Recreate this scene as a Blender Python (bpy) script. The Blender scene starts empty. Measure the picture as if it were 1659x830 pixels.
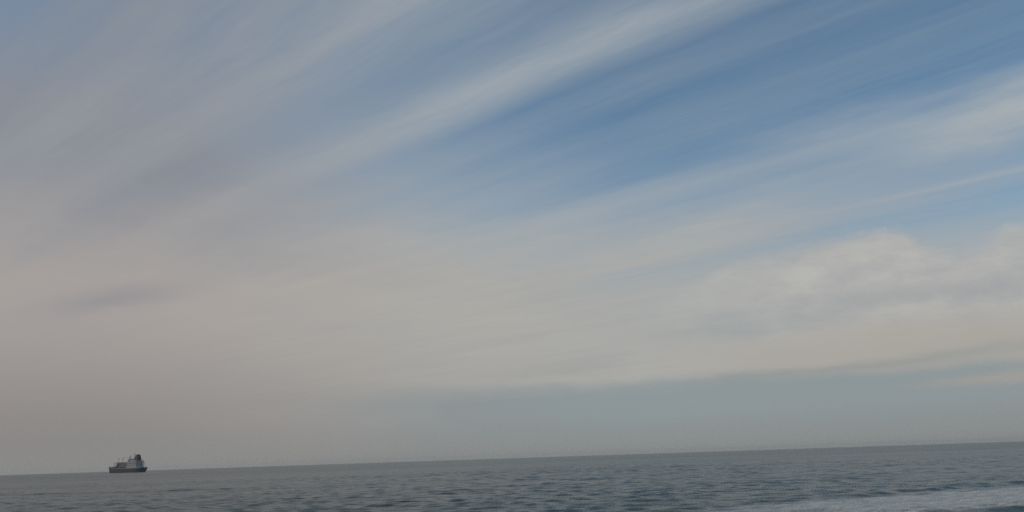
import bpy, bmesh, math, random
import numpy as np
from mathutils import Matrix, Vector

random.seed(7)
rng = np.random.default_rng(11)
R = math.radians
scene = bpy.context.scene
col = scene.collection
EARTH = 7.43e6            # effective earth radius (m), refraction included
CAM_H = 4.5

# ------------------------------------------------------------------ camera
cam_d = bpy.data.cameras.new("camera")
cam = bpy.data.objects.new("camera", cam_d)
col.objects.link(cam)
cam_d.sensor_width = 36.0
cam_d.lens = 29.95
cam_d.clip_start = 0.1
cam_d.clip_end = 60000
roll, pitch = R(1.9), R(13.28)
c, s, cp, sp = math.cos(roll), math.sin(roll), math.cos(pitch), math.sin(pitch)
right = Vector((c, s * sp, -s * cp)); up = Vector((s, -c * sp, c * cp)); fwd = Vector((0, cp, sp))
m = Matrix((right, up, -fwd)).transposed().to_4x4()
m.translation = (0, 0, CAM_H)
cam.matrix_world = m
scene.camera = cam

# ------------------------------------------------------------------ light settings
SUN_AZ, SUN_EL = R(-94), R(32)       # azimuth clockwise from +Y: the sun is veiled, off to the left
SKY_STRENGTH = 0.1
scene.view_settings.view_transform = 'Standard'
scene.view_settings.look = 'None'
scene.view_settings.gamma = 1.0
scene.view_settings.exposure = 0.0
scene.view_settings.use_curve_mapping = False
scene.cycles.use_denoising = False
scene.cycles.volume_bounces = 1
scene.cycles.max_bounces = 8
scene.cycles.sample_clamp_direct = 2.0; scene.cycles.sample_clamp_indirect = 1.0

# ------------------------------------------------------------------ node expression helper
class X:
    """A socket (or number) with arithmetic that emits Math nodes."""
    tree = None
    def __init__(self, sock): self.s = sock
    @staticmethod
    def op(kind, *args, clamp=False):
        n = X.tree.nodes.new('ShaderNodeMath'); n.operation = kind; n.use_clamp = clamp
        for i, a in enumerate(args):
            if isinstance(a, X): X.tree.links.new(a.s, n.inputs[i])
            else: n.inputs[i].default_value = float(a)
        return X(n.outputs[0])
    def __add__(a, b): return X.op('ADD', a, b)
    __radd__ = __add__
    def __sub__(a, b): return X.op('SUBTRACT', a, b)
    def __rsub__(a, b): return X.op('SUBTRACT', b, a)
    def __mul__(a, b): return X.op('MULTIPLY', a, b)
    __rmul__ = __mul__
    def __truediv__(a, b): return X.op('DIVIDE', a, b)
    def __rtruediv__(a, b): return X.op('DIVIDE', b, a)
    def clamp(a): return X.op('ADD', a, 0.0, clamp=True)
    def pow(a, b): return X.op('POWER', a, b)
def xmax(a, b): return X.op('MAXIMUM', a, b)
def xmin(a, b): return X.op('MINIMUM', a, b)
def comb(x, y, z=0.0):
    n = X.tree.nodes.new('ShaderNodeCombineXYZ')
    for i, a in enumerate((x, y, z)):
        if isinstance(a, X): X.tree.links.new(a.s, n.inputs[i])
        else: n.inputs[i].default_value = a
    return n.outputs[0]
def noise(vec, scale=1.0, detail=4.0, rough=0.5, dist=0.0):
    """fractal noise, remapped so that its mean is 0 and it swings about -1..1"""
    n = X.tree.nodes.new('ShaderNodeTexNoise')
    n.inputs['Scale'].default_value = scale; n.inputs['Detail'].default_value = detail
    n.inputs['Roughness'].default_value = rough; n.inputs['Distortion'].default_value = dist
    X.tree.links.new(vec, n.inputs['Vector'])
    return (X(n.outputs[0]) - 0.5) * 3.0
def smooth(x, a, b):
    n = X.tree.nodes.new('ShaderNodeMapRange'); n.interpolation_type = 'SMOOTHSTEP'
    X.tree.links.new(x.s, n.inputs[0]); n.inputs[1].default_value = a; n.inputs[2].default_value = b
    return X(n.outputs[0])
def curve(x, pts):
    """piecewise curve through (x, y) points, y in 0..1"""
    lo, hi = pts[0][0], pts[-1][0]
    t = ((x - lo) / (hi - lo)).clamp()
    n = X.tree.nodes.new('ShaderNodeFloatCurve'); cv = n.mapping.curves[0]
    pp = [((p - lo) / (hi - lo), v) for p, v in pts]
    cv.points[0].location = pp[0]; cv.points[1].location = pp[-1]
    for p in pp[1:-1]: cv.points.new(*p)
    n.mapping.update()
    X.tree.links.new(t.s, n.inputs['Value'])
    return X(n.outputs[0])
def mixc(f, a, b):
    n = X.tree.nodes.new('ShaderNodeMix'); n.data_type = 'RGBA'; n.clamp_factor = True
    if isinstance(f, X): X.tree.links.new(f.s, n.inputs[0])
    else: n.inputs[0].default_value = f
    for i, q in ((6, a), (7, b)):
        if isinstance(q, tuple): n.inputs[i].default_value = (*q, 1.0)
        else: X.tree.links.new(q, n.inputs[i])
    return n.outputs[2]
def srgb(r, g, b):
    f = lambda v: (v / 255) / 12.92 if v / 255 <= 0.04045 else ((v / 255 + 0.055) / 1.055) ** 2.4
    return (f(r), f(g), f(b))

# ------------------------------------------------------------------ world: sky with high cirrus and a stratus bank
world = bpy.data.worlds.new("World"); scene.world = world; world.use_nodes = True
world.cycles.sampling_method = 'MANUAL'; world.cycles.sample_map_resolution = 256
nt = world.node_tree; nt.nodes.clear(); X.tree = nt
def skyc(r, g, b):                                    # radiance of a cloud that shows as this sRGB
    return tuple(v / SKY_STRENGTH for v in srgb(r, g, b))
sky = nt.nodes.new('ShaderNodeTexSky'); sky.sky_type = 'NISHITA'; sky.sun_disc = False
sky.sun_elevation = SUN_EL; sky.sun_rotation = SUN_AZ
sky.altitude = 5; sky.air_density = 1.0; sky.dust_density = 0.4; sky.ozone_density = 1.0
tc = nt.nodes.new('ShaderNodeTexCoord')
sep = nt.nodes.new('ShaderNodeSeparateXYZ'); nt.links.new(tc.outputs['Generated'], sep.inputs[0])
dx, dy, dz = (X(o) for o in sep.outputs)
el = X.op('ARCSINE', dz) * (180 / math.pi)            # elevation, degrees
az = X.op('ARCTAN2', dx, dy) * (180 / math.pi)        # azimuth, degrees from +Y
iz = 1.0 / xmax(dz, 0.035)
px, py = dx * iz, dy * iz                             # where the ray meets the cirrus deck (height 1)
A = R(-47)                                            # heading of the jet-stream streaks
uu = px * math.sin(A) + py * math.cos(A)              # along the streaks
vv = px * math.cos(A) - py * math.sin(A)              # across them
warp = noise(comb(uu * 0.35, vv * 0.55), 1.0, 4, 0.55) * 0.10
v = vv + warp
prof = curve(v, [(-6.0, .5), (-2.0, .45), (-0.6, .68), (0.2, .64), (0.52, .26), (0.75, .56), (1.02, .62), (1.2, .34), (1.34, .24),
                 (1.485, .34), (1.57, .72), (1.62, .64), (1.71, .30), (1.86, .16), (1.93, .24), (2.02, .10), (2.13, .17),
                 (2.25, .18), (2.36, .12), (2.50, .12), (2.64, .34), (2.74, .44), (2.92, .30), (3.2, .36), (3.42, .42), (3.53, .48),
                 (3.62, .42), (3.80, .30), (3.98, .14), (4.15, .34), (5.0, .45), (8.0, .5)])
trail = X.op('EXPONENT', ((v - 3.55) / 0.045).pow(2.0) * -1.0) * smooth(uu, 1.7, 0.6)      # a thin brighter filament
bend = noise(comb(uu * 0.8, vv * 0.8, 5.5), 1.0, 4, 0.5) * 0.09
fine = noise(comb(uu * 0.45, (v + bend) * 3.6, 3.1), 1.0, 8, 0.66)
hair = noise(comb(uu * 1.3, (v + bend * 1.6 + uu * 0.06) * 11.0, 8.4), 1.0, 6, 0.68)
fibre = noise(comb(uu * 0.16, (v + bend * 0.4) * 8.5, 4.9), 1.0, 5, 0.55)
mott = noise(comb(uu * 2.6, v * 6.0, 1.4), 1.0, 6, 0.65)
broad = noise(comb(uu * 0.45, v * 1.0, 7.7), 1.0, 5, 0.55)
cir = prof * (1.0 + broad * 0.30) * (1.0 - 0.35 * smooth(az + el * 1.2, 36.0, 62.0)) + fine * 0.42 * (0.22 + prof) + (hair * 0.13 + mott * 0.08) * (0.15 + prof) + fibre * 0.11 + trail * 0.26

def lobe(a0, e0, la, le, tilt, power=1.0, w=1.0):
    """soft elongated patch of cloud at azimuth a0, elevation e0 (degrees); its rim is torn by noise"""
    ct, st = math.cos(R(tilt)), math.sin(R(tilt))
    a = az - a0; e = el - e0
    p = (a * ct + e * st) / la; q = (e * ct - a * st + torn * w) / le
    r = p * p + q * q
    return X.op('EXPONENT', r.pow(power) * -1.0)
torn = noise(comb(az * 0.10, el * 0.42, 1.7), 1.0, 6, 0.6) * 0.55
puff = noise(comb(az * 0.34, el * 0.60, 5.2), 1.0, 8, 0.66)

# veil that thickens towards the horizon and towards the sun
veil = smooth(el + az * 0.17 + torn * 1.6 + fine * 3.4 + hair * 1.6, 23.0, 9.0) * 0.84 + smooth(az + el * 0.3, 16.0, -22.0) * (0.56 + broad * 0.22 + fine * 0.34 + hair * 0.12)
veil = veil + lobe(33, 18.7, 8, 1.5, 5, 1.0, 2.6) * (0.95 + hair * 0.15) + lobe(22, 19.9, 6, 1.2, 3, 1.0, 3.0) * (0.26 + mott * 0.15) + lobe(13, 14.0, 8, 1.6, 8, 1.0, 2.4) * (0.38 + fibre * 0.15)
dens = 1.0 - (1.0 - cir.clamp()) * (1.0 - veil.clamp())

WARM = skyc(176, 174, 168)
PALE = skyc(168, 175, 179)
thick = ((cir - 0.25) * 1.5 + fibre * 0.10).clamp()
grey = mixc(thick, skyc(134, 140, 150), skyc(150, 153, 158))
high = mixc(smooth(az, 4.0, -26.0), PALE, grey)       # the high veil is thicker and greyer to the left
warm = mixc(smooth(az, 0.0, -28.0), WARM, skyc(168, 161, 157))
warm = mixc((0.22 + fibre * 0.09 + fine * 0.24 + torn * 0.35).clamp(), warm, skyc(154, 155, 157))
high = mixc(smooth(el + torn * 1.5 + fine * 1.2, 19.5, 10.5), high, warm)
wb = nt.nodes.new('ShaderNodeMix'); wb.data_type = 'RGBA'; wb.blend_type = 'MULTIPLY'; wb.inputs[0].default_value = 1.0
nt.links.new(sky.outputs[0], wb.inputs[6]); wb.inputs[7].default_value = (0.80, 0.96, 0.97, 1)   # white balance of clear air
colr = mixc(dens, wb.outputs[2], high)
world_out = nt.nodes.new('ShaderNodeOutputWorld'); bg = nt.nodes.new('ShaderNodeBackground')

# the stratus bank with a billowing top on the right
top = curve(az, [(-60, .50), (-30, .50), (0, .44), (5, .52), (9, .63), (13.3, .745), (17.4, .825), (21, .84), (24.2, .86), (26, .80), (28.2, .75), (31.5, .80), (36, .8), (60, .7), (180, .6)]) * 15.5
lump = noise(comb(az * 0.75, el * 1.2, 6.6), 1.0, 8, 0.66)
bank = smooth(top - el + puff * 0.7 + lump * 0.50, -0.2, 1.05) * smooth(az + puff * 3.0 + lump * 2.0, 4.0, 22.0)
billow = noise(comb(az * 0.22, el * 0.6, 2.2), 1.0, 8, 0.66) + lump * 0.35
bankc = mixc((0.38 + billow * 0.8).clamp(), skyc(187, 185, 179), skyc(163, 164, 165))
bankc = mixc(smooth(el + torn * 1.5, 8.6, 5.6), bankc, skyc(169, 164, 157))
colr = mixc(bank * 0.80, colr, bankc)
# holes and grey bases in the bank
colr = mixc(lobe(13.8, 7.8, 5.5, 0.7, 3, 1.0, 2.2) * 0.5, colr, skyc(150, 158, 160))
colr = mixc(lobe(3, 5.9, 5.0, 0.6, 4, 1.0, 2.0) * 0.35, colr, skyc(150, 156, 157))
colr = mixc(lobe(27, 8.9, 9.0, 0.8, 3, 1.0, 1.8) * 0.36, colr, skyc(146, 150, 156))
colr = mixc(lobe(-25.5, 10.1, 3.8, 0.65, 10, 1.0, 1.4) * 0.50, colr, skyc(138, 138, 145))
colr = mixc(lobe(22, 6.1, 13.0, 1.0, 2) * 0.28, colr, skyc(173, 168, 161))

# hazy air under the bank: its base is ragged, lifting a little to the right
under = smooth(el + torn * 1.5 + puff * 0.16, 5.2, 3.6) * smooth(az + torn * 6.0, -20.0, 1.0)
colr = mixc(under * 0.80, colr, skyc(133, 147, 152))
colr = mixc(lobe(22, 4.8, 13.0, 0.32, 3, 1.0, .9) * 0.5, colr, skyc(138, 147, 147))
colr = mixc(lobe(31, 3.6, 5.5, 0.35, 3, 1.5, .9) * 0.65, colr, skyc(166, 160, 152))
low = smooth(el, 10.5, 0.3) * smooth(az, 12.0, -30.0)
colr = mixc(low * 0.78, colr, skyc(128, 125, 124))
colr = mixc(smooth(el, 3.2, 0.0) * 0.75, colr, skyc(138, 139, 137))
colr = mixc(smooth(dz, -0.004, -0.02), colr, (0.3, 0.4, 0.4))   # below the horizon there is only dark water
nt.links.new(colr, bg.inputs['Color']); bg.inputs['Strength'].default_value = SKY_STRENGTH
nt.links.new(bg.outputs[0], world_out.inputs['Surface'])

# ------------------------------------------------------------------ the veiled sun
sun_d = bpy.data.lights.new("sun", 'SUN'); sun_d.energy = 1.0; sun_d.angle = R(12); sun_d.color = (1.0, 0.93, 0.84)
sun = bpy.data.objects.new("sun", sun_d); col.objects.link(sun)
sd = Vector((math.sin(SUN_AZ) * math.cos(SUN_EL), math.cos(SUN_AZ) * math.cos(SUN_EL), math.sin(SUN_EL)))
sun.rotation_euler = sd.to_track_quat('Z', 'Y').to_euler()

# ------------------------------------------------------------------ materials
def material(name, base, rough=0.6, metal=0.0, spec=0.5, ior=None, var=0.0, scale=0.3):
    mt = bpy.data.materials.new(name); mt.use_nodes = True
    X.tree = mt.node_tree
    b = mt.node_tree.nodes['Principled BSDF']
    b.inputs['Base Color'].default_value = (*base, 1); b.inputs['Roughness'].default_value = rough
    b.inputs['Metallic'].default_value = metal; b.inputs['Specular IOR Level'].default_value = spec
    if ior: b.inputs['IOR'].default_value = ior
    if var:
        g = mt.node_tree.nodes.new('ShaderNodeTexCoord')
        f = (noise(g.outputs['Object'], scale, 5, 0.6) * 0.5 + 0.5).clamp()
        cc = mixc(f, tuple(x * (1 - var) for x in base), tuple(min(1, x * (1 + var)) for x in base))
        mt.node_tree.links.new(cc, b.inputs['Base Color'])
    return mt

def tag(o, label=None, cat=None, group=None, kind=None):
    if label: o['label'] = label
    if cat: o['category'] = cat
    if group: o['group'] = group
    if kind: o['kind'] = kind
    return o

# ------------------------------------------------------------------ sea
NW = 110
lam = np.exp(rng.uniform(math.log(0.9), math.log(26.0), NW))          # wavelengths (m)
th = rng.normal(R(186), R(24), NW)                                    # headings: mostly towards the shore
th[lam > 12] = rng.normal(R(184), R(9), (lam > 12).sum())
amp = 0.0044 * lam ** 0.5 * rng.uniform(0.5, 1.2, NW)
amp[lam > 10] *= 0.6
amp[(lam > 1.4) & (lam < 4.5)] *= 1.65
amp[lam > 5] *= 0.6
ph = rng.uniform(0, 2 * math.pi, NW)
def sea_surface(x, y, cell):
    """heights and sideways drift (Gerstner) of the waves that the local cell size can carry"""
    h = np.zeros_like(x); ox = np.zeros_like(x); oy = np.zeros_like(x)
    for L, t, a, p in zip(lam, th, amp, ph):
        k = 2 * math.pi / L; kx, ky = math.sin(t), math.cos(t)
        w = np.clip((L / cell - 2.2) / 2.0, 0, 1) * a
        q = k * (kx * x + ky * y) + p
        h += w * np.cos(q)
        ox -= 1.15 * kx * w * np.sin(q); oy -= 1.15 * ky * w * np.sin(q)
    for x0, x1, y0, sl, a, w in CRESTS:               # single swells steepening on the shoal
        d = (y - sl * x - y0) / w + 0.5 * np.sin(x * 0.23) + 0.3 * np.sin(x * 0.61 + 1)
        e = 1 / (1 + np.exp(-(x - x0) / 3.0)) / (1 + np.exp((x - x1) / 3.0))
        h += a * e * np.exp(-np.where(d < 0, d * 1.7, d * 0.7) ** 2)
    return h, ox, oy
CRESTS = ((22, 90, 44.5, 0.50, 0.11, 2.0), (-135, -55, 163.0, -0.22, 0.40, 3.2), (22, 60, 68.0, 0.50, 0.18, 2.4))
def gusts(x, y):
    return 0.9 + 0.25 * np.sin(x * 0.021 + y * 0.013 + 1.0) * np.sin(y * 0.017 - x * 0.008) + 0.2 * np.sin(x * 0.13 + 0.7 * np.sin(y * 0.05)) * np.sin(y * 0.19 + np.sin(x * 0.06)) 
def mesh_grid(name, xx, yy, zz, closed=False):
    nr, nc = xx.shape
    me = bpy.data.meshes.new(name)
    co = np.stack([xx, yy, zz], -1).reshape(-1, 3).astype(np.float32)
    i = np.arange(nr * nc).reshape(nr, nc)
    a, b = i[:-1], i[1:]
    if closed:
        q = np.stack([a, np.roll(a, -1, 1), np.roll(b, -1, 1), b], -1).reshape(-1, 4)
    else:
        q = np.stack([a[:, :-1], a[:, 1:], b[:, 1:], b[:, :-1]], -1).reshape(-1, 4)
    q = q[:, ::-1]
    me.vertices.add(len(co)); me.vertices.foreach_set('co', co.ravel())
    me.loops.add(q.size); me.loops.foreach_set('vertex_index', q.ravel().astype(np.int32))
    me.polygons.add(len(q)); me.polygons.foreach_set('loop_start', np.arange(0, q.size, 4, dtype=np.int32))
    me.polygons.foreach_set('loop_total', np.full(len(q), 4, np.int32))
    me.polygons.foreach_set('use_smooth', np.ones(len(q), bool))
    me.update(calc_edges=True)
    return me

# rings round the viewpoint, finer near it; spokes finer over the open water
rad = [12.0]
while rad[-1] < 13000:
    r = rad[-1]
    step = 1.2 if r < 38 else 0.33 + max(0.0, r - 60) * 0.0013
    if r > 320: step = 0.67 + (r - 320) * 0.0065
    if r > 1500: step = 8.3 + (r - 1500) * 0.03
    rad.append(r + step)
rad = np.array(rad)
azs = np.concatenate([np.linspace(-38, 38, 1000, endpoint=False), np.linspace(38, 322, 80, endpoint=False)])
AZ, RR = np.meshgrid(np.radians(azs), rad)
xx, yy = RR * np.sin(AZ), RR * np.cos(AZ)
dr = np.gradient(rad)[:, None]
da = np.radians(np.gradient(azs))[None, :]; da = np.abs(da); da[:, -1] = da[:, -2]
cell = np.maximum(np.minimum(dr, RR * 0.02) * np.ones_like(da), RR * da)
hh, ox, oy = sea_surface(xx, yy, cell)
g = gusts(xx, yy)
zz = hh * g - RR ** 2 / (2 * EARTH)
sea_me = mesh_grid('sea', xx + ox * g, yy + oy * g, zz, closed=True)
sea = bpy.data.objects.new('sea', sea_me); col.objects.link(sea)
tag(sea, 'grey-green choppy open sea reaching to the tilted horizon', 'sea', kind='structure')

wm = bpy.data.materials.new('sea_water'); wm.use_nodes = True; X.tree = wm.node_tree
b = wm.node_tree.nodes['Principled BSDF']
g_ = wm.node_tree.nodes.new('ShaderNodeNewGeometry')
sp_ = wm.node_tree.nodes.new('ShaderNodeSeparateXYZ'); wm.node_tree.links.new(g_.outputs['Position'], sp_.inputs[0])
wx, wy, wz = (X(o) for o in sp_.outputs)
patch = (noise(comb(wx * 0.006, wy * 0.0035), 1.0, 4, 0.55) * 0.5 + 0.5).clamp()
rip = noise(comb(wx * 0.55, wy * 1.0), 0.9, 6, 0.62, 0.4)
rip2 = noise(comb(wx * 0.8, wy * 1.0, 4.0), 4.2, 4, 0.6)
rip0 = noise(comb(wx * 0.5, wy * 1.0, 9.0), 0.22, 3, 0.5, 0.3)
hgt = rip0 * 0.20 + rip * 0.055 + rip2 * 0.009
bp = wm.node_tree.nodes.new('ShaderNodeBump'); bp.inputs['Distance'].default_value = 1.0
wm.node_tree.links.new(hgt.s, bp.inputs['Height'])
wm.node_tree.links.new((0.65 + patch * 0.35).s, bp.inputs['Strength'])
wm.node_tree.links.new(bp.outputs[0], b.inputs['Normal'])
wm.node_tree.links.new(mixc(patch, (0.030, 0.058, 0.056), (0.042, 0.070, 0.066)), b.inputs['Base Color'])
lane = noise(comb(wx * 0.004, wy * 0.012, 2.0), 1.0, 5, 0.6)
wm.node_tree.links.new((0.228 + lane * 0.045 + smooth(wy, 120.0, 700.0) * 0.065).s, b.inputs['Roughness']); b.inputs['IOR'].default_value = 1.333
sea_me.materials.append(wm)

# foam left on the water by a broken wave, right foreground
fx, fy = np.meshgrid(np.linspace(-4, 74, 330), np.linspace(36, 112, 300))
fc = np.full_like(fx, 0.30)
fh, fox, foy = sea_surface(fx, fy, fc)
fg = gusts(fx, fy)
foam_me = mesh_grid('foam', fx + fox * fg, fy + foy * fg, fh * fg - (fx ** 2 + fy ** 2) / (2 * EARTH) + 0.035)
foam_me.flip_normals()
foam = bpy.data.objects.new('sea_foam', foam_me); col.objects.link(foam)
tag(foam, 'pale broken foam spread on the water in the right foreground', 'foam', kind='stuff')
fmt = bpy.data.materials.new('foam'); fmt.use_nodes = True; X.tree = fmt.node_tree; fn_ = fmt.node_tree
fb = fn_.nodes['Principled BSDF']
fb.inputs['Base Color'].default_value = (0.74, 0.77, 0.74, 1); fb.inputs['Roughness'].default_value = 0.7
ge = fn_.nodes.new('ShaderNodeNewGeometry'); se = fn_.nodes.new('ShaderNodeSeparateXYZ'); fn_.links.new(ge.outputs['Position'], se.inputs[0])
ax_, ay_, _ = (X(o) for o in se.outputs)
wv = ay_ - ax_ * 0.51                                  # distance seaward, square to the surf line
ru = ax_ + ay_ * 0.51
big = noise(comb(ru * 0.10, wv * 0.22), 1.0, 4, 0.55)
lace = noise(comb(ru * 0.35, wv * 0.9, 3.0), 1.0, 6, 0.65, 0.6)
bubb = noise(comb(ru * 2.0, wv * 4.0, 6.0), 1.0, 4, 0.6)
sheet = smooth(wv + big * 2.4 + lace * 1.2, 65.0, 60.5) * smooth(wv + big * 2.2 + lace * 2.5, 42.0, 49.0) * smooth(ax_ + big * 5.0, 4.0, 24.0)
lacy = smooth(wv + big * 2.0, 66.0, 55.0) * smooth(ax_ + big * 3.0, 10.0, 22.0) * smooth(lace + bubb * 0.3, 0.15, 0.65)
lip = X.op('EXPONENT', ((wv - 46.0 + lace * 1.2) / 1.3).pow(2.0) * -1.0) * smooth(lace, -0.3, 0.4) * smooth(ax_, 18.0, 26.0)
alpha = xmax(sheet * (0.60 + bubb * 0.08 + lace * 0.40), xmax(lacy * 0.75, lip * 0.9)).clamp()
fn_.links.new(alpha.s, fb.inputs['Alpha'])
fbu = fn_.nodes.new('ShaderNodeBump'); fbu.inputs['Distance'].default_value = 0.05
fn_.links.new((bubb + lace).s, fbu.inputs['Height']); fn_.links.new(fbu.outputs[0], fb.inputs['Normal'])
foam_me.materials.append(fmt)

# ------------------------------------------------------------------ ship
class MB:
    """collects solids into one mesh"""
    def __init__(self): self.v = []; self.f = []
    def box(self, x0, x1, y0, y1, z0, z1, tx=0.0, ty=0.0):
        n = len(self.v)
        self.v += [(x0, y0, z0), (x1, y0, z0), (x1, y1, z0), (x0, y1, z0),
                   (x0 + tx, y0 + ty, z1), (x1 - tx, y0 + ty, z1), (x1 - tx, y1 - ty, z1), (x0 + tx, y1 - ty, z1)]
        self.f += [tuple(n + i for i in q) for q in ((3, 2, 1, 0), (4, 5, 6, 7), (0, 1, 5, 4), (1, 2, 6, 5), (2, 3, 7, 6), (3, 0, 4, 7))]
        return self
    def bar(self, a, b_, r0, r1=None, n=8):
        r1 = r0 if r1 is None else r1
        a, b_ = Vector(a), Vector(b_); d = (b_ - a).normalized()
        p = d.orthogonal().normalized(); q = d.cross(p); k = len(self.v)
        for o, r in ((a, r0), (b_, r1)):
            for i in range(n):
                t = 2 * math.pi * i / n
                self.v.append(tuple(o + (p * math.cos(t) + q * math.sin(t)) * r))
        for i in range(n):
            j = (i + 1) % n; self.f.append((k + i, k + j, k + n + j, k + n + i))
        self.f.append(tuple(k + i for i in reversed(range(n)))); self.f.append(tuple(k + n + i for i in range(n)))
        return self
    def loft(self, rings, cap=True):
        k = len(self.v); n = len(rings[0])
        for r in rings: self.v += [tuple(p) for p in r]
        for i in range(len(rings) - 1):
            for j in range(n):
                a = k + i * n + j; b_ = k + i * n + (j + 1) % n
                self.f.append((a, b_, b_ + n, a + n))
        if cap:
            self.f.append(tuple(k + j for j in reversed(range(n))))
            self.f.append(tuple(k + (len(rings) - 1) * n + j for j in range(n)))
        return self
    def build(self, name, mat, parent, bevel=0.0, smooth_=False):
        me = bpy.data.meshes.new(name); me.from_pydata(self.v, [], self.f); me.validate()
        bm = bmesh.new(); bm.from_mesh(me); bmesh.ops.recalc_face_normals(bm, faces=bm.faces); bm.to_mesh(me); bm.free()
        if smooth_:
            for p in me.polygons: p.use_smooth = True
        me.materials.append(mat)
        o = bpy.data.objects.new(name, me); col.objects.link(o); o.parent = parent
        if bevel:
            md = o.modifiers.new('bevel', 'BEVEL'); md.width = bevel; md.segments = 2
        return o

M_HULL = material('hull_paint', (0.018, 0.022, 0.034), 0.45, var=0.35, scale=0.15)
M_BOOT = material('antifouling', (0.045, 0.022, 0.022), 0.6, var=0.4, scale=0.3)
M_WHITE = material('house_paint', (0.44, 0.45, 0.47), 0.5, var=0.10, scale=0.3)
M_GREYP = material('grey_paint', (0.22, 0.24, 0.25), 0.5, var=0.2, scale=0.4)
M_RED = material('red_brown_paint', (0.085, 0.035, 0.032), 0.6, var=0.35, scale=0.4)
M_PALE = material('pale_panel', (0.46, 0.43, 0.42), 0.55, var=0.2, scale=0.4)
M_BLACK = material('funnel_black', (0.012, 0.014, 0.018), 0.6, var=0.3, scale=0.5)
M_DARK = material('dark_steel', (0.045, 0.045, 0.05), 0.5, var=0.3, scale=0.5)
M_GLASS = material('window_glass', (0.02, 0.025, 0.03), 0.08)
M_ORANGE = material('lifeboat_orange', (0.30, 0.10, 0.04), 0.45, var=0.15, scale=0.6)

S_AZ, S_D = R(-24.15), 1700.0
root = bpy.data.objects.new('cargo_ship', None); col.objects.link(root)
root.location = (S_D * math.sin(S_AZ), S_D * math.cos(S_AZ), -S_D ** 2 / (2 * EARTH))
heading = S_AZ - R(32)                                # bow away to the left, port quarter towards us
root.rotation_euler = (0, 0, math.pi / 2 - heading)   # local +x is the bow, +y is port
root.scale = (0.84, 0.84, 0.95)
tag(root, 'dark-hulled cargo ship with pale superstructure and black funnel on the horizon', 'ship')

# hull: stations from transom to stem, each a half section mirrored
HL, HB = 62.0, 9.3
def half_beam(t, z):                                  # t: -1 stern .. 1 bow ; z: 0 keel line .. 1 deck
    w = 1.0
    if t > 0.45:
        u = (t - 0.45) / 0.55
        w = (1 - u ** (1.7 + 1.6 * z)) ** (0.9 - 0.25 * z)
    if t < -0.62:
        u = (-0.62 - t) / 0.38
        w = 1 - (0.62 * (1 - z) ** 1.2 + 0.06) * u ** 1.6
    return HB * max(w, 0.012) * (0.80 + 0.20 * min(1, z * 2.2 + 0.2))
def deck_z(x):
    t = x / HL
    return 8.4 + (1.9 * max(0, (t - 0.55) / 0.45) ** 1.5) + 0.3 * max(0, -t - 0.5)
rings = []
for i in range(45):
    t = -1 + 2 * i / 44
    dz_ = deck_z(t * HL); ring = []
    zs = [-3.0, -1.5, 0.2, 1.5, 3.0, 4.5, 6.0, 7.2, dz_]
    if t > 0.75: dz_ += 0
    for z in zs:
        zn = (z + 3) / (dz_ + 3)
        xr = t * HL + (2.6 * (zn - 0.6) * max(0, (t - 0.8) / 0.2)) - (0.0 if t > -0.9 else 0)
        if t < -0.86: xr += 2.8 * (1 - zn) ** 1.5 * (-t - 0.86) / 0.14     # counter stern tucks in under
        ring.append((xr, half_beam(t, zn), z if z != zs[-1] else dz_))
    rings.append(ring + [(p[0], -p[1], p[2]) for p in reversed(ring)])
hull = MB().loft(rings).build('hull', M_HULL, root, smooth_=False)
for p in hull.data.polygons: p.use_smooth = len(p.vertices) == 4 and abs(p.normal.z) < 0.7
# bulwark at the bow and gunwale strip round the deck edge
bw = MB()
for sgn in (1, -1):
    for i in range(30, 44):
        a, b_ = rings[i][8], rings[i + 1][8]
        bw.bar((a[0], sgn * (a[1] - 0.1), a[2] + 0.5), (b_[0], sgn * (b_[1] - 0.1), b_[2] + 0.5), 0.55, n=6)
bw.build('bulwark', M_HULL, hull)
for sgn in (1, -1):
    bt = MB()
    for i in range(2, 43):
        a, b_ = rings[i][2], rings[i + 1][2]
        bt.bar((a[0], sgn * (a[1] + 0.02), 0.1), (b_[0], sgn * (b_[1] + 0.02), 0.1), 0.35, n=6)
    bt.build('waterline_stripe', M_BOOT, hull)
an = MB().box(52.2, 53.4, 5.4, 5.75, 5.2, 7.0).bar((52.8, 5.4, 7.0), (52.8, 5.2, 8.6), 0.2)
an.build('anchor', M_DARK, hull)
# forecastle gear
fo = MB().box(44, 52, -4.4, 4.4, 9.4, 11.6, 0.4, 0.4)
fo = fo.build('forecastle_house', M_GREYP, root, 0.1)
fm = MB().bar((46.5, 0, 11.4), (46.5, 0, 20.5), 0.35, 0.18).bar((46.5, -1.8, 17.0), (46.5, 1.8, 17.0), 0.14)
fm.bar((46.5, 0, 16), (42.0, 0, 11.4), 0.12)
fm.build('foremast', M_GREYP, root)
for y in (3.2, -3.2):
    MB().bar((54.5, y - 1.2, 10.9), (54.5, y + 1.2, 10.9), 0.7, n=12).box(53.7, 55.3, y - 1.4, y - 1.1, 9.6, 11.4).box(53.7, 55.3, y + 1.1, y + 1.4, 9.6, 11.4).build('winch', M_DARK, root)
# cargo deck: hatch covers fore and amid
for x0, x1 in ((33.0, 42.5), (10.0, 31.5), (-10.5, 7.0)):
    hc = MB().box(x0, x1, -6.6, 6.6, 8.1, 9.9).build('hatch_coaming', M_DARK, root)
    n = max(2, int((x1 - x0) / 4.6)); w = (x1 - x0) / n
    for k in range(n):
        MB().box(x0 + k * w + 0.1, x0 + (k + 1) * w - 0.1, -6.9, 6.9, 9.904, 10.7, 0.05, 0.1).build('hatch_cover', M_RED if k % 2 else M_DARK, hc)
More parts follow.
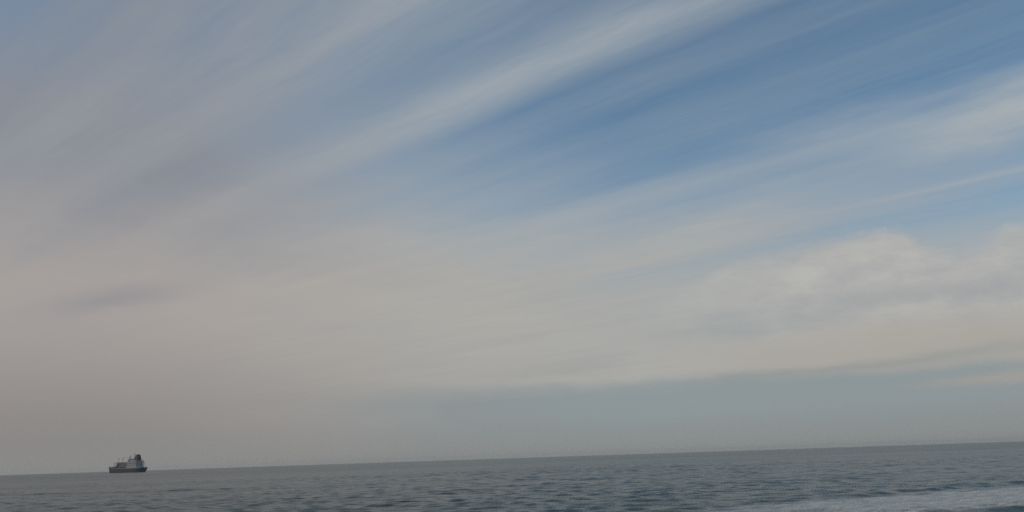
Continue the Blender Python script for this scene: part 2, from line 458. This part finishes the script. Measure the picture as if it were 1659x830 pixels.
# raised red-brown framework amidships with pale and dark blocks inside
fr = MB().box(4.0, 31.4, -6.4, 6.4, 18.0, 18.9).build('deck_framework', M_RED, root)
for x in (4.6, 9.8, 14.9, 20.1, 25.4, 30.6):
    for y in (-6.0, 6.0):
        MB().box(x - 0.35, x + 0.35, y - 0.35, y + 0.35, 9.0, 18.0).build('post', M_DARK, fr)
for y in (-6.0, 6.0):
    MB().bar((5, y, 10.8), (19.8, y, 17.8), 0.18).bar((30.4, y, 10.8), (19.8, y, 17.8), 0.18).build('brace', M_RED, fr)
for x0, x1, z0, z1, mt in ((21.0, 29.6, 10.7, 13.6, M_RED), (22.0, 28.6, 13.65, 17.4, M_GREYP), (5.4, 19.4, 10.7, 13.4, M_PALE), (6.0, 18.6, 13.45, 17.4, M_PALE)):
    MB().box(x0, x1, -5.2, 5.2, z0, z1).build('cargo_block', mt, fr, 0.08)
# deck cranes: post, cab and jib
for x, h, jx, jz in ((30.6, 27.2, 28.5, 26.6), (15.6, 28.0, -2.5, 27.9)):
    cr = MB().bar((x, 0, 8.4), (x, 0, h), 0.5, 0.3, 10).build('crane_post', M_PALE, root)
    MB().box(x - 0.8, x + 0.8, -0.8, 0.8, h - 2.6, h - 0.8).build('crane_cab', M_PALE, cr, 0.1)
    jb = MB()
    for y in (-0.6, 0.6):
        jb.bar((x - 0.8, y, h - 0.9), (jx, y * 0.5, jz), 0.22, 0.16)
    for k in range(6):
        t = (k + 0.5) / 6; xx_ = x - 0.8 + (jx - x + 0.8) * t; zz_ = h - 0.9 + (jz - h + 0.9) * t
        jb.bar((xx_, -0.6 + 0.3 * t, zz_), (xx_, 0.6 - 0.3 * t, zz_), 0.1)
    jb.build('crane_jib', M_PALE, cr)
# accommodation block, stepped towards the stern
ac = MB().box(-47, -12.5, -8.6, 8.6, 8.3, 11.4).build('deckhouse', M_WHITE, root, 0.08)
levels = [(-46, -14, 11.4, 14.0, 8.2), (-45, -14.2, 14.0, 16.7, 8.1), (-44, -14.6, 16.7, 19.4, 8.0), (-43, -15, 19.4, 22.0, 7.9)]
for x0, x1, z0, z1, w in levels:
    lv = MB().box(x0, x1, -w, w, z0 + 0.12, z1).build('accommodation_level', M_WHITE, root, 0.06)
    MB().box(x0 - 1.6, x1 + 0.6, -w - 0.9, w + 0.9, z0 - 0.06, z0 + 0.118).build('deck_edge', M_GREYP, lv)
    ra = MB()
    for zr in (0.5, 1.0):
        ra.bar((x0 - 1.5, w + .85, z0 + zr + .1), (x1, w + .85, z0 + zr + .1), 0.05, n=5)
        ra.bar((x0 - 1.5, -w - .85, z0 + zr + .1), (x0 - 1.5, w + .85, z0 + zr + .1), 0.05, n=5)
    ra.build('railing', M_WHITE, lv)
    n = 8
    for k in range(n):                                # port side windows
        xc = x0 + 2 + (x1 - x0 - 4) * k / (n - 1)
        MB().box(xc - 0.45, xc + 0.45, w - 0.05, w + 0.02, z0 + 1.1, z0 + 1.95).build('window', M_GLASS, lv)
    for k in range(5):                                # aft windows
        yc = -w + 2 + (2 * w - 4) * k / 4
        MB().box(x0 - 0.02, x0 + 0.05, yc - 0.45, yc + 0.45, z0 + 1.1, z0 + 1.95).build('window', M_GLASS, lv)
br = MB().box(-24, -15.5, -7.2, 7.2, 22.0, 25.2, 0.25, 0.2).build('wheelhouse', M_WHITE, root, 0.1)
MB().box(-23, -16, 7.2, 9.6, 22.0, 23.3).build('bridge_wing', M_WHITE, br)
MB().box(-23, -16, -9.6, -7.2, 22.0, 23.3).build('bridge_wing', M_WHITE, br)
for k in range(5):
    MB().box(-23.2 + k * 1.6, -22.0 + k * 1.6, 7.0, 7.12, 23.5, 24.5).build('window', M_GLASS, br)
rm = MB().bar((-16.8, 3.0, 25.0), (-16.8, 3.0, 31.5), 0.45, 0.22).bar((-16.8, 1.0, 28.4), (-16.8, 5.0, 28.4), 0.16).bar((-16.8, 3, 27.5), (-19.2, 3, 25), 0.16)
rm = rm.build('signal_mast', M_GREYP, root)
MB().box(-17.2, -16.4, 1.2, 4.8, 29.6, 30.1).build('radar_scanner', M_GREYP, rm)
MB().bar((-17.8, 5.6, 25.2), (-17.8, 5.6, 26.2), 0.3).bar((-17.8, 5.6, 26.2), (-17.8, 5.6, 28.4), 1.1, 0.8, 12).build('satellite_dome', M_GREYP, rm)
# funnel with exhaust pipes
fn = MB()
fr_ = []
for z, sx, sy, xo in ((21.8, 6.8, 5.4, 0.0), (25.0, 6.4, 5.1, -0.1), (28.5, 5.2, 4.3, -0.3), (31.6, 4.2, 3.6, -0.5)):
    fr_.append([(-38 + xo + sx * (abs(math.cos(t)) ** .35) * (1 if math.cos(t) > 0 else -1), sy * (abs(math.sin(t)) ** .35) * (1 if math.sin(t) > 0 else -1), z)
                for t in [2 * math.pi * k / 24 + 0.01 for k in range(24)]])
fn = fn.loft(fr_).build('funnel', M_BLACK, root)
for x, y in ((-37.4, 0.9), (-37.4, -0.9), (-39.6, 0.9), (-39.6, -0.9)):
    MB().bar((x, y, 31.3), (x - 0.3, y, 32.9), 0.45, n=10).build('exhaust_pipe', M_BLACK, fn)
mm = MB().bar((-29.6, 2.0, 22), (-29.6, 2.0, 34.6), 0.4, 0.22).bar((-29.6, 0.2, 33.6), (-29.6, 3.8, 33.6), 0.35).bar((-29.6, 0.8, 31.2), (-29.6, 3.2, 31.2), 0.16)
mm.build('radar_mast', M_DARK, root)
# stern: ensign staff, lifeboat on its sloping ramp, mooring deck posts
MB().bar((-60.5, 0, 8.4), (-61.5, 0, 14.0), 0.1).build('ensign_staff', M_WHITE, root)
rp = MB()
for y in (-3.6, -6.4):
    rp.bar((-47.2, y, 20.5), (-57.0, y, 11.4), 0.22).bar((-52.0, y, 8.4), (-52.0, y, 15.9), 0.18).bar((-56.4, y, 8.4), (-56.4, y, 11.8), 0.18)
rp = rp.build('lifeboat_ramp', M_WHITE, root)
lb = []
ax = Vector((-9.8, 0, -9.1)).normalized(); nn = Vector((-ax.z, 0, ax.x)) * -1
if nn.z < 0: nn = -nn
for k in range(9):
    t = k / 8; r = 1.35 * max(0.12, math.sin(math.pi * (0.06 + 0.88 * t))) ** 0.6
    cpt = Vector((-48.2, -5.0, 20.8)) + ax * (8.2 * t) + nn * 0.6
    lb.append([tuple(cpt + Vector((0, 1, 0)) * r * math.cos(q) + nn * r * math.sin(q)) for q in [2 * math.pi * j / 12 for j in range(12)]])
MB().loft(lb).build('lifeboat', M_PALE, root, smooth_=True)
for y in (-7.2, 7.2):
    MB().bar((-46.5, y, 16), (-47.5, y, 25.0), 0.16).build('antenna_post', M_GREYP, root)
for sgn in (1, -1):
    dr_ = MB()
    for i in range(0, 30):
        a, b_ = rings[i][8], rings[i + 1][8]
        for zr in (0.55, 1.1):
            dr_.bar((a[0], sgn * (a[1] - .15), a[2] + zr), (b_[0], sgn * (b_[1] - .15), b_[2] + zr), 0.05, n=4)
        dr_.bar((a[0], sgn * (a[1] - .15), a[2] - 0.05), (a[0], sgn * (a[1] - .15), a[2] + 1.1), 0.05, n=4)
    dr_.build('deck_railing', M_GREYP, root)

# ------------------------------------------------------------------ haze: the sea air
hz = MB().box(-14000, 14000, -14000, 14000, -16, 42).build('haze', M_WHITE, None)
hm = bpy.data.materials.new('sea_air'); hm.use_nodes = True
hn = hm.node_tree; hn.nodes.clear()
ho = hn.nodes.new('ShaderNodeOutputMaterial'); hv = hn.nodes.new('ShaderNodeVolumePrincipled')
hv.inputs['Color'].default_value = (0.93, 0.91, 0.87, 1); hv.inputs['Density'].default_value = 0.00005
hv.inputs['Anisotropy'].default_value = 0.3
hn.links.new(hv.outputs[0], ho.inputs['Volume'])
hz.data.materials.clear(); hz.data.materials.append(hm)
tag(hz, 'thin pale haze lying over the whole sea', 'haze', kind='stuff')
